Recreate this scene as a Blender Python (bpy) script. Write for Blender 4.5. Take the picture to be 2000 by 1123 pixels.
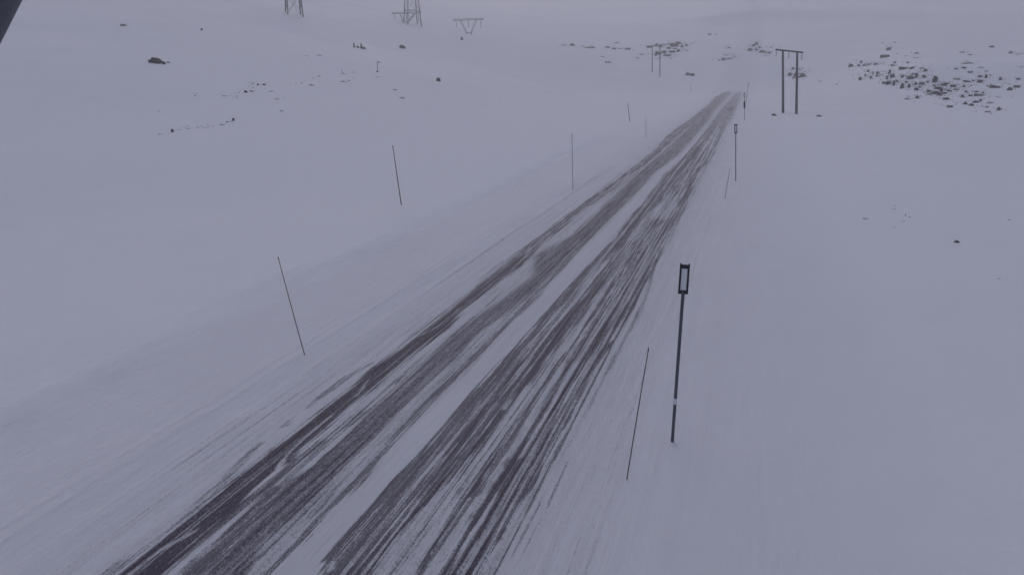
import bpy, math, random
import numpy as np
from mathutils import Vector, Matrix, noise as mnoise

# ------------------------------------------------------------------ camera
F = 1416.0; CX, CY = 1000.0, 561.5; CAMZ = 8.0
TH = math.atan((CY - 125.0) / F)                       # pitch below the horizontal
PSI = math.atan((1485.0 - CX) / (F / math.cos(TH)))    # the road axis is world +Y, the camera looks left of it
FW = np.array([-math.sin(PSI) * math.cos(TH), math.cos(PSI) * math.cos(TH), -math.sin(TH)])
RT = np.array([math.cos(PSI), math.sin(PSI), 0.0])
UP = np.cross(RT, FW)
CAM = np.array([0.0, 0.0, CAMZ])
for o in list(bpy.data.objects):
    bpy.data.objects.remove(o)
scene = bpy.context.scene
col = scene.collection
cd = bpy.data.cameras.new('camera'); cam = bpy.data.objects.new('camera', cd); col.objects.link(cam)
cd.sensor_width = 36.0; cd.sensor_fit = 'HORIZONTAL'; cd.lens = F / 2000.0 * 36.0
cd.clip_start = 0.05; cd.clip_end = 9000.0
cam.matrix_world = Matrix(((RT[0], UP[0], -FW[0], 0), (RT[1], UP[1], -FW[1], 0), (RT[2], UP[2], -FW[2], CAMZ), (0, 0, 0, 1)))
scene.camera = cam
# ------------------------------------------------------------------ light
SUN_EL, SUN_AZ = math.radians(32), math.radians(-25)   # azimuth from +Y, clockwise
world = bpy.data.worlds.new("World"); scene.world = world; world.use_nodes = True
wn = world.node_tree; wn.nodes.clear()
sky = wn.nodes.new('ShaderNodeTexSky'); sky.sky_type = 'NISHITA'; sky.sun_disc = False
sky.sun_elevation = SUN_EL; sky.sun_rotation = SUN_AZ
sky.air_density = 1.0; sky.dust_density = 3.0; sky.ozone_density = 1.0
bg = wn.nodes.new('ShaderNodeBackground'); bg.inputs['Strength'].default_value = 0.125
wo = wn.nodes.new('ShaderNodeOutputWorld')
wn.links.new(sky.outputs[0], bg.inputs[0]); wn.links.new(bg.outputs[0], wo.inputs[0])
ld = bpy.data.lights.new('sun', 'SUN'); ld.energy = 0.75; ld.angle = math.radians(35); ld.color = (1.0, 0.82, 0.98)
lo = bpy.data.objects.new('sun', ld); col.objects.link(lo)
sd = Vector((math.sin(SUN_AZ) * math.cos(SUN_EL), math.cos(SUN_AZ) * math.cos(SUN_EL), math.sin(SUN_EL)))
lo.rotation_euler = (-sd).to_track_quat('-Z', 'Y').to_euler()
scene.view_settings.view_transform = 'Standard'; scene.view_settings.look = 'None'
scene.view_settings.exposure = -0.34; scene.view_settings.gamma = 1.0
scene.cycles.volume_bounces = 2; scene.cycles.max_bounces = 6
rnd = random.Random(7)

# ------------------------------------------------------------------ helpers
def ray(px, py):
    return FW + RT * ((px - CX) / F) - UP * ((py - CY) / F)

def vnoise(x, y, seed=0):
    xi = np.floor(x).astype(np.int64); yi = np.floor(y).astype(np.int64)
    fx = x - xi; fy = y - yi
    fx = fx * fx * (3 - 2 * fx); fy = fy * fy * (3 - 2 * fy)
    def h(a, b):
        n = (a * 374761393 + b * 668265263 + seed * 974634777) & 0x7fffffff
        n = ((n ^ (n >> 13)) * 1274126177) & 0x7fffffff
        return ((n ^ (n >> 16)) & 0xffff) / 65535.0
    return (h(xi, yi) * (1 - fx) + h(xi + 1, yi) * fx) * (1 - fy) + (h(xi, yi + 1) * (1 - fx) + h(xi + 1, yi + 1) * fx) * fy

def sst(a, b, x):
    t = np.clip((x - a) / (b - a), 0, 1); return t * t * (3 - 2 * t)

HOLLOWS = []      # (x, y, depth, radius): swales the far pylons stand in
RL = [0, 45, 80, 100, 150, 200, 250, 320, 400, 700, 1200, 2000, 4000]
ZL = [0, 0, 2.2, 4.2, 11, 19, 28, 38, 50, 90, 165, 290, 600]
RM = [0, 222, 250, 320, 400, 450, 500, 530, 560, 620, 900, 1400, 2000, 4000]
ZM = [0, 0, 2.6, 12, 22, 28.5, 35, 37, 40, 50, 98, 185, 290, 600]
RR = [0, 135, 160, 200, 250, 300, 400, 500, 700, 1200, 2000, 4000]
ZR = [0, 0, 1.0, 3.5, 8, 13, 24, 36, 62, 140, 260, 560]

def smooth_interp(r, R, Z):
    out = 0
    for k in (-0.06, -0.03, 0, 0.03, 0.06):
        out = out + np.interp(r * (1 + k), R, Z)
    return out / 5

def height(x, y):
    x = np.asarray(x, float); y = np.asarray(y, float)
    r = np.hypot(x, y) + 1e-9
    a = np.degrees(np.arctan2(x, y))
    wl = sst(-7, -44, a) * (1 - sst(120, 175, np.abs(a)))
    wr = sst(1.5, 11, a)
    z = smooth_interp(r, RM, ZM) * (1 - wl) * (1 - wr) + smooth_interp(r, RL, ZL) * wl + smooth_interp(r, RR, ZR) * wr
    off = sst(3.5, 14, np.abs(x + 6.3))                # nothing but snow away from the carriageway
    far = sst(20, 120, r)
    z = z + off * (0.16 * (vnoise(x / 9, y / 16, 1) - .5) + 0.05 * (vnoise(x / 2.6, y / 5, 2) - .5))
    z = z + off * far * (1.5 * (vnoise(x / 34, y / 34, 3) - .5) + 0.5 * (vnoise(x / 12, y / 12, 4) - .5)) * sst(60, 200, r)
    z = z + sst(250, 700, r) * 9 * (vnoise(x / 130, y / 130, 5) - .5)
    bank = sst(-15.5, -17.0, x + 0.9 * (vnoise(y / 7, y * 0, 6) - .5)) * (1 - sst(-19, -30, x)) * (1 - sst(70, 110, y))
    z = z + 0.20 * bank                                # ploughed bank left of the road
    z = z + 0.10 * np.exp(-((x + 11.9) / 0.9) ** 2) * (1 - sst(90, 140, y)) + 0.14 * np.exp(-((x - 0.8) / 2.2) ** 2) * (1 - sst(90, 140, y))
    r0 = 470 + 14 * np.sin(a * .55 + 1.1) + 10 * (vnoise(a * .5, a * 0, 8) - .5)
    z = z + 4.5 * np.exp(-((r - r0) / 24) ** 2) * sst(-9, -3, a) * (1 - sst(5, 13, a))       # faint crest behind the road end
    z = z + 3.2 * np.exp(-((r - 228) / 26) ** 2) * sst(4.5, 12, a) * (1 - sst(24, 40, a))     # mound of the boulder field
    for hx, hy, hd, hr in HOLLOWS:
        z = z - hd * np.exp(-((x - hx) ** 2 + (y - hy) ** 2) / hr ** 2)
    return z

def at(px, py):
    """the point of the ground seen at photo pixel (px, py)"""
    d = ray(px, py)
    t = np.geomspace(6, 1500, 1300)
    P = CAM[None, :] + d[None, :] * t[:, None]
    h = height(P[:, 0], P[:, 1]) - P[:, 2]
    i = int(np.argmax(h > 0))
    a, b = t[max(i - 1, 0)], t[i]
    for _ in range(18):
        m = (a + b) / 2; p = CAM + d * m
        if height(p[0], p[1]) > p[2]: b = m
        else: a = m
    return Vector(CAM + d * b)

def depth(p):
    return float(np.dot(np.array(p) - CAM, FW))

def top_of(base, px, py):
    """where the upright standing on base ends: on the sight line through (px, py), as near to plumb as it can be"""
    d = ray(px, py); b = np.array(base)
    # closest point on the ray to the vertical through base, leaning only across the view
    n = FW.copy(); n[2] = 0; n /= np.linalg.norm(n)
    t = np.dot(b - CAM, n) / np.dot(d, n)
    return Vector(CAM + d * t)

class MB:
    def __init__(s): s.v = []; s.f = []
    def add(s, vs, fs):
        o = len(s.v); s.v += [tuple(v) for v in vs]; s.f += [tuple(i + o for i in f) for f in fs]; return s
    def box(s, c, size, rot=None):
        vs = []
        for x in (-.5, .5):
            for y in (-.5, .5):
                for z in (-.5, .5):
                    v = Vector((x * size[0], y * size[1], z * size[2]))
                    if rot is not None: v = rot @ v
                    vs.append(v + Vector(c))
        return s.add(vs, [(0, 1, 3, 2), (4, 6, 7, 5), (0, 4, 5, 1), (2, 3, 7, 6), (0, 2, 6, 4), (1, 5, 7, 3)])
    def tube(s, a, b, r0, r1=None, n=8):
        a = Vector(a); b = Vector(b); r1 = r0 if r1 is None else r1
        d = (b - a).normalized(); q = d.to_track_quat('Z', 'Y')
        vs = []
        for p, r in ((a, r0), (b, r1)):
            for k in range(n):
                t = 2 * math.pi * k / n
                vs.append(p + q @ Vector((math.cos(t) * r, math.sin(t) * r, 0)))
        fs = [(k, (k + 1) % n, n + (k + 1) % n, n + k) for k in range(n)]
        fs += [tuple(range(n - 1, -1, -1)), tuple(range(n, 2 * n))]
        return s.add(vs, fs)
    def build(s, name, mat, parent=None, smooth=False):
        me = bpy.data.meshes.new(name); me.from_pydata(s.v, [], s.f); me.update()
        me.materials.append(mat)
        if smooth:
            for p in me.polygons: p.use_smooth = True
        o = bpy.data.objects.new(name, me); col.objects.link(o)
        if parent is not None: o.parent = parent
        return o

def empty(name, loc):
    o = bpy.data.objects.new(name, None); o.location = loc; col.objects.link(o); o.empty_display_size = .2
    return o

def tag(o, label=None, cat=None, group=None, kind=None):
    if label: o['label'] = label
    if cat: o['category'] = cat
    if group: o['group'] = group
    if kind: o['kind'] = kind
    return o

# ------------------------------------------------------------------ materials
def new_mat(name):
    m = bpy.data.materials.new(name); m.use_nodes = True
    nt = m.node_tree; nt.nodes.clear()
    out = nt.nodes.new('ShaderNodeOutputMaterial'); b = nt.nodes.new('ShaderNodeBsdfPrincipled')
    nt.links.new(b.outputs[0], out.inputs[0])
    return m, nt, b

def N(nt, t, **kw):
    n = nt.nodes.new(t)
    for k, v in kw.items(): setattr(n, k, v)
    return n

def math_(nt, op, a, b=None, c=None, clamp=False):
    n = nt.nodes.new('ShaderNodeMath'); n.operation = op; n.use_clamp = clamp
    for i, v in enumerate((a, b, c)):
        if v is None: continue
        if isinstance(v, (int, float)): n.inputs[i].default_value = v
        else: nt.links.new(v, n.inputs[i])
    return n.outputs[0]

def noise_(nt, vec, scale, detail=3, rough=.5, dist=0.0):
    n = nt.nodes.new('ShaderNodeTexNoise'); n.inputs['Scale'].default_value = scale
    n.inputs['Detail'].default_value = detail; n.inputs['Roughness'].default_value = rough
    n.inputs['Distortion'].default_value = dist
    nt.links.new(vec, n.inputs['Vector']); return n.outputs[0]

def mapped(nt, vec, sc, rot=0.0, loc=(0, 0, 0)):
    n = nt.nodes.new('ShaderNodeMapping'); n.inputs['Scale'].default_value = sc
    n.inputs['Rotation'].default_value = (0, 0, rot); n.inputs['Location'].default_value = loc
    nt.links.new(vec, n.inputs['Vector']); return n.outputs[0]

SNOW = (0.78, 0.80, 0.85)
def ground_mat(name, road):
    """wind packed snow; on the carriageway the bare asphalt shows through where the traffic has worn it"""
    m, nt, b = new_mat(name)
    L = nt.links.new
    co = N(nt, 'ShaderNodeTexCoord').outputs['Object']
    sx = N(nt, 'ShaderNodeSeparateXYZ'); L(co, sx.inputs[0]); X, Y = sx.outputs[0], sx.outputs[1]
    # relief of the snow: soft drifts, scoured streaks along the road, thin plough lines on the left verge
    drift = noise_(nt, mapped(nt, co, (.5, .28, 1), .5), 1.0, 4, .5)
    strk = noise_(nt, mapped(nt, co, (3.2, .16, 1), -.02), 1.0, 4, .6)
    grain = noise_(nt, co, 9.0, 3, .6)
    wob = noise_(nt, mapped(nt, co, (0, .16, 0)), 1.0, 3, .5)
    xw = math_(nt, 'ADD', X, math_(nt, 'MULTIPLY', math_(nt, 'SUBTRACT', wob, .5), .7))
    fade = math_(nt, 'SUBTRACT', 1.0, math_(nt, 'DIVIDE', Y, 60.0), clamp=True)
    def ridge(x0, w):
        d = math_(nt, 'DIVIDE', math_(nt, 'SUBTRACT', xw, x0), w)
        return math_(nt, 'POWER', 2.718, math_(nt, 'MULTIPLY', math_(nt, 'MULTIPLY', d, d), -1.0))
    near = math_(nt, 'MULTIPLY', math_(nt, 'ADD', X, 30), .04, clamp=True)
    near2 = math_(nt, 'MULTIPLY', math_(nt, 'SUBTRACT', 6, X), .09, clamp=True)
    nr = math_(nt, 'MULTIPLY', near, near2)
    h = math_(nt, 'MULTIPLY', drift, .15)
    h = math_(nt, 'ADD', h, math_(nt, 'MULTIPLY', math_(nt, 'MULTIPLY', strk, .075), nr))
    h = math_(nt, 'ADD', h, math_(nt, 'MULTIPLY', grain, .008))
    lump = noise_(nt, mapped(nt, co, (2.4, .9, 1), .1, (3, 3, 0)), 1.0, 5, .62)
    lw = math_(nt, 'MULTIPLY', math_(nt, 'SUBTRACT', -9.6, X, clamp=True), math_(nt, 'MULTIPLY_ADD', X, .5, 8.6, clamp=True))
    h = math_(nt, 'ADD', h, math_(nt, 'MULTIPLY', math_(nt, 'MULTIPLY', lump, .06), lw))
    lines = math_(nt, 'ADD', math_(nt, 'MULTIPLY', ridge(-11.75, .10), .034), math_(nt, 'MULTIPLY', ridge(-12.1, .08), .022))
    lines = math_(nt, 'ADD', lines, math_(nt, 'MULTIPLY', ridge(-10.8, .22), .03))
    lines = math_(nt, 'ADD', lines, math_(nt, 'MULTIPLY', ridge(-16.2, .3), .04))
    h = math_(nt, 'ADD', h, math_(nt, 'MULTIPLY', lines, fade))
    tone = noise_(nt, mapped(nt, co, (.05, .02, 1)), 1.0, 3, .5)
    tcr = N(nt, 'ShaderNodeMix', data_type='RGBA'); L(tone, tcr.inputs[0])
    tcr.inputs[6].default_value = (SNOW[0] * .94, SNOW[1] * .95, SNOW[2] * .96, 1); tcr.inputs[7].default_value = (*SNOW, 1)
    colr = tcr.outputs[2]
    # thin scoured film on the verge next to the asphalt
    vx = math_(nt, 'DIVIDE', math_(nt, 'ADD', X, 6.3), 7.2)
    vx = math_(nt, 'SUBTRACT', 1.0, math_(nt, 'MULTIPLY', vx, vx), clamp=True)
    fm = math_(nt, 'MULTIPLY', vx, math_(nt, 'SUBTRACT', math_(nt, 'MULTIPLY', strk, 1.5), .45, clamp=True), clamp=True)
    fm = math_(nt, 'MULTIPLY', fm, .30)
    fmx = N(nt, 'ShaderNodeMix', data_type='RGBA'); L(fm, fmx.inputs[0]); L(colr, fmx.inputs[6]); fmx.inputs[7].default_value = (.33, .34, .37, 1)
    colr = fmx.outputs[2]
    wob2 = noise_(nt, mapped(nt, co, (0, .35, 0)), 1.0, 4, .6)
    xl = math_(nt, 'ADD', X, math_(nt, 'MULTIPLY', math_(nt, 'SUBTRACT', wob2, .5), 1.6))
    dl = math_(nt, 'DIVIDE', math_(nt, 'ADD', xl, 16.1), .8, clamp=True)
    dr_ = math_(nt, 'SUBTRACT', 1.0, math_(nt, 'DIVIDE', math_(nt, 'ADD', X, .5), 5.5), clamp=True)
    dn = math_(nt, 'SUBTRACT', 1.25, math_(nt, 'DIVIDE', Y, 95.0), clamp=True)
    dt = math_(nt, 'MULTIPLY', math_(nt, 'MULTIPLY', dl, dr_), dn)
    side = math_(nt, 'MULTIPLY_ADD', math_(nt, 'MULTIPLY_ADD', X, .1, .6, clamp=True), .02, .115)
    dt = math_(nt, 'MULTIPLY', math_(nt, 'MULTIPLY', dt, side), math_(nt, 'ADD', .6, drift))
    dmx = N(nt, 'ShaderNodeMix', data_type='RGBA'); L(dt, dmx.inputs[0]); L(colr, dmx.inputs[6]); dmx.inputs[7].default_value = (.25, .265, .28, 1)
    colr = dmx.outputs[2]
    if road:
        at_ = N(nt, 'ShaderNodeAttribute'); at_.attribute_name = 'bare'; d = at_.outputs['Fac']
        at2 = N(nt, 'ShaderNodeAttribute'); at2.attribute_name = 'rough'; ro = at2.outputs['Fac']
        n1 = noise_(nt, mapped(nt, co, (6.5, .24, 1), -.012), 1.0, 7, .66)
        n2 = noise_(nt, mapped(nt, co, (17, 1.5, 1), .02), 1.0, 6, .70)
        n4 = noise_(nt, mapped(nt, co, (34, .45, 1), -.02, (3, 1, 0)), 1.0, 5, .65)
        n5 = noise_(nt, mapped(nt, co, (34, 20, 1), .3), 1.0, 3, .7)
        n3 = noise_(nt, mapped(nt, co, (2.6, .7, 1), .12, (4, 9, 0)), 1.0, 6, .65, .2)
        w = math_(nt, 'MULTIPLY', math_(nt, 'MULTIPLY', d, math_(nt, 'SUBTRACT', 1.3, d)), 3.1)
        a = math_(nt, 'MULTIPLY', math_(nt, 'SUBTRACT', n1, .5), 1.7)
        a = math_(nt, 'ADD', a, math_(nt, 'MULTIPLY', math_(nt, 'SUBTRACT', n2, .5), 1.1))
        a = math_(nt, 'ADD', a, math_(nt, 'MULTIPLY', math_(nt, 'SUBTRACT', n3, .5), .35))
        a = math_(nt, 'ADD', a, math_(nt, 'MULTIPLY', math_(nt, 'SUBTRACT', n4, .5), 1.9))
        a = math_(nt, 'ADD', a, math_(nt, 'MULTIPLY', math_(nt, 'SUBTRACT', n5, .5), .7))
        g1 = noise_(nt, mapped(nt, co, (30, 17, 1), .4), 1.0, 3, .75)
        grit = math_(nt, 'MULTIPLY', math_(nt, 'SUBTRACT', g1, .5), 2.3)
        g2 = noise_(nt, mapped(nt, co, (11, 5.5, 1), .2, (7, 2, 0)), 1.0, 4, .75)
        grit = math_(nt, 'ADD', grit, math_(nt, 'MULTIPLY', math_(nt, 'SUBTRACT', g2, .5), 1.3))
        t = math_(nt, 'ADD', d, math_(nt, 'MULTIPLY', math_(nt, 'MULTIPLY', a, w), ro))
        t = math_(nt, 'ADD', t, math_(nt, 'MULTIPLY', grit, math_(nt, 'MINIMUM', w, .75)), clamp=True)
        # torn, crisp edges where the snow is packed; a soft film where it only dusts the asphalt
        cr = N(nt, 'ShaderNodeMapRange', interpolation_type='SMOOTHSTEP'); L(t, cr.inputs['Value'])
        cr.inputs['From Min'].default_value = .26; cr.inputs['From Max'].default_value = .62
        ck = math_(nt, 'MULTIPLY', math_(nt, 'SUBTRACT', ro, .50), 4.0, clamp=True)
        ck = math_(nt, 'MULTIPLY', ck, .52)
        cs = math_(nt, 'MULTIPLY', cr.outputs[0], math_(nt, 'MULTIPLY_ADD', d, .55, .42))
        t = math_(nt, 'ADD', math_(nt, 'MULTIPLY', t, math_(nt, 'SUBTRACT', 1.0, ck)), math_(nt, 'MULTIPLY', cs, ck), clamp=True)
        mx = N(nt, 'ShaderNodeMix', data_type='RGBA'); L(t, mx.inputs[0]); L(colr, mx.inputs[6])
        asp = N(nt, 'ShaderNodeMix', data_type='RGBA'); L(math_(nt, 'MULTIPLY_ADD', math_(nt, 'SUBTRACT', math_(nt, 'ADD', g1, n2), 1.0), 1.8, .45, clamp=True), asp.inputs[0])
        asp.inputs[6].default_value = (.017, .012, .027, 1); asp.inputs[7].default_value = (.080, .066, .098, 1)
        at3 = N(nt, 'ShaderNodeAttribute'); at3.attribute_name = 'film'
        fl = math_(nt, 'MULTIPLY', at3.outputs['Fac'], math_(nt, 'ADD', .35, math_(nt, 'ADD', n4, math_(nt, 'MULTIPLY', n1, .6))))
        t = math_(nt, 'MAXIMUM', t, math_(nt, 'ADD', fl, math_(nt, 'MULTIPLY', t, .9))); L(t, mx.inputs[0])
        L(asp.outputs[2], mx.inputs[7]); colr = mx.outputs[2]
        h = math_(nt, 'ADD', h, math_(nt, 'MULTIPLY', t, -.018))
        rr = math_(nt, 'MULTIPLY_ADD', t, -.25, .9); L(rr, b.inputs['Roughness'])
    else:
        b.inputs['Roughness'].default_value = .9
    L(colr, b.inputs['Base Color'])
    b.inputs['Specular IOR Level'].default_value = .2
    bp = N(nt, 'ShaderNodeBump'); bp.inputs['Distance'].default_value = 1.0; bp.inputs['Strength'].default_value = .8
    L(h, bp.inputs['Height']); L(bp.outputs[0], b.inputs['Normal'])
    return m

def rock_mat(name, snow_level, base):
    """dark rock, snow lying on the faces that look up"""
    m, nt, b = new_mat(name); L = nt.links.new
    tc = N(nt, 'ShaderNodeTexCoord'); g = N(nt, 'ShaderNodeNewGeometry')
    sx = N(nt, 'ShaderNodeSeparateXYZ'); L(g.outputs['Normal'], sx.inputs[0])
    n = noise_(nt, tc.outputs['Object'], 2.6, 4, .6)
    s = math_(nt, 'ADD', sx.outputs[2], math_(nt, 'MULTIPLY', math_(nt, 'SUBTRACT', n, .5), 1.4))
    s = math_(nt, 'MULTIPLY', math_(nt, 'SUBTRACT', s, snow_level), 6.0, clamp=True)
    n2 = noise_(nt, tc.outputs['Object'], 6, 4, .6)
    rk = N(nt, 'ShaderNodeMix', data_type='RGBA'); L(n2, rk.inputs[0])
    rk.inputs[6].default_value = (base * .6, base * .62, base * .95, 1); rk.inputs[7].default_value = (base * 1.2, base * 1.2, base * 1.6, 1)
    mx = N(nt, 'ShaderNodeMix', data_type='RGBA'); L(s, mx.inputs[0]); L(rk.outputs[2], mx.inputs[6]); mx.inputs[7].default_value = (*SNOW, 1)
    L(mx.outputs[2], b.inputs['Base Color']); b.inputs['Roughness'].default_value = .9
    return m

def plain(name, c, rough=.6, metal=0.0, var=.25, scale=8.0):
    m, nt, b = new_mat(name); L = nt.links.new
    co = N(nt, 'ShaderNodeTexCoord').outputs['Object']
    n = noise_(nt, co, scale, 4, .6)
    mx = N(nt, 'ShaderNodeMix', data_type='RGBA'); L(n, mx.inputs[0])
    mx.inputs[6].default_value = (*[v * (1 - var) for v in c], 1); mx.inputs[7].default_value = (*[min(1, v * (1 + var)) for v in c], 1)
    L(mx.outputs[2], b.inputs['Base Color']); b.inputs['Roughness'].default_value = rough; b.inputs['Metallic'].default_value = metal
    return m

M = {
    'snow': ground_mat('snow_ground', False), 'road': ground_mat('worn_asphalt_under_snow', True),
    'rock': rock_mat('bare_rock', 1.3, .010), 'rock_mid': rock_mat('dusted_rock', .72, .018), 'rock_snowy': rock_mat('snowy_rock', .20, .13),
    'pole': plain('grey_painted_tube', (.085, .095, .12), .5), 'black': plain('black_plastic', (.012, .012, .022), .5),
    'white': plain('reflective_sheet', (.80, .80, .84), .35, var=.05), 'cane': plain('weathered_cane', (.10, .056, .058), .7),
    'cane_pale': plain('frosted_cane', (.26, .26, .30), .8),
    'wood': plain('tarred_wood', (.07, .065, .075), .85), 'steel': plain('galvanised_steel', (.055, .055, .075), .6),
    'scrub': plain('dry_heather', (.028, .026, .038), .9), 'glass': plain('insulator_glass', (.10, .10, .12), .3), 'mast': plain('mast_paint', (.075, .078, .10), .5),
}

# ------------------------------------------------------------------ ground and road
P3 = at(918, 69); P2 = at(797, 46)
def behind(p, m):
    v = Vector((p.x, p.y, 0)); v = v / v.length
    return Vector((p.x + v.x * m, p.y + v.y * m, 0))
VT = [(P3, P3), (P2, P2)]

def make_ground():
    ang = np.concatenate([np.arange(-180, -66, 3.0), np.arange(-66, 34, .22), np.arange(34, 180, 3.0)])
    rr = np.concatenate([[0.6, 1.5, 3, 4.5], np.geomspace(6, 2800, 560)])
    A, R = np.meshgrid(np.radians(ang), rr, indexing='ij')
    X = R * np.sin(A); Y = R * np.cos(A); Z = height(X, Y)
    na, nr = len(ang), len(rr)
    V = np.stack([X, Y, Z], -1).reshape(-1, 3)
    V = np.vstack([V, [[0, 0, 0]]])
    i = np.arange(na)[:, None]; j = np.arange(nr - 1)[None, :]
    a = (i * nr + j); b2 = (((i + 1) % na) * nr + j)
    q = np.stack([a, b2, b2 + 1, a + 1], -1).reshape(-1, 4)[:, ::-1]
    c = len(V) - 1
    tri = [(c, ((k + 1) % na) * nr, k * nr)[::-1] for k in range(na)]
    return add_mesh('snow_field', V, q, tri, M['snow'])

def add_mesh(name, V, q, tri, mat, attrs=None):
    me = bpy.data.meshes.new(name)
    nq, nt_ = len(q), len(tri)
    me.vertices.add(len(V)); me.vertices.foreach_set('co', np.asarray(V, np.float32).ravel())
    loops = np.concatenate([np.asarray(q, np.int32).ravel(), np.asarray(tri, np.int32).ravel() if nt_ else np.zeros(0, np.int32)])
    me.loops.add(len(loops)); me.loops.foreach_set('vertex_index', loops)
    me.polygons.add(nq + nt_)
    st = np.concatenate([np.arange(nq) * 4, nq * 4 + np.arange(nt_) * 3]).astype(np.int32)
    me.polygons.foreach_set('loop_start', st)
    me.polygons.foreach_set('use_smooth', np.ones(nq + nt_, bool))
    me.update(calc_edges=True); me.validate()
    for k, a in (attrs or {}).items():
        at_ = me.attributes.new(k, 'FLOAT', 'POINT'); at_.data.foreach_set('value', a.astype(np.float32).ravel())
    me.materials.append(mat)
    o = bpy.data.objects.new(name, me); col.objects.link(o); return o

tag(make_ground(), kind='structure')

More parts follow.
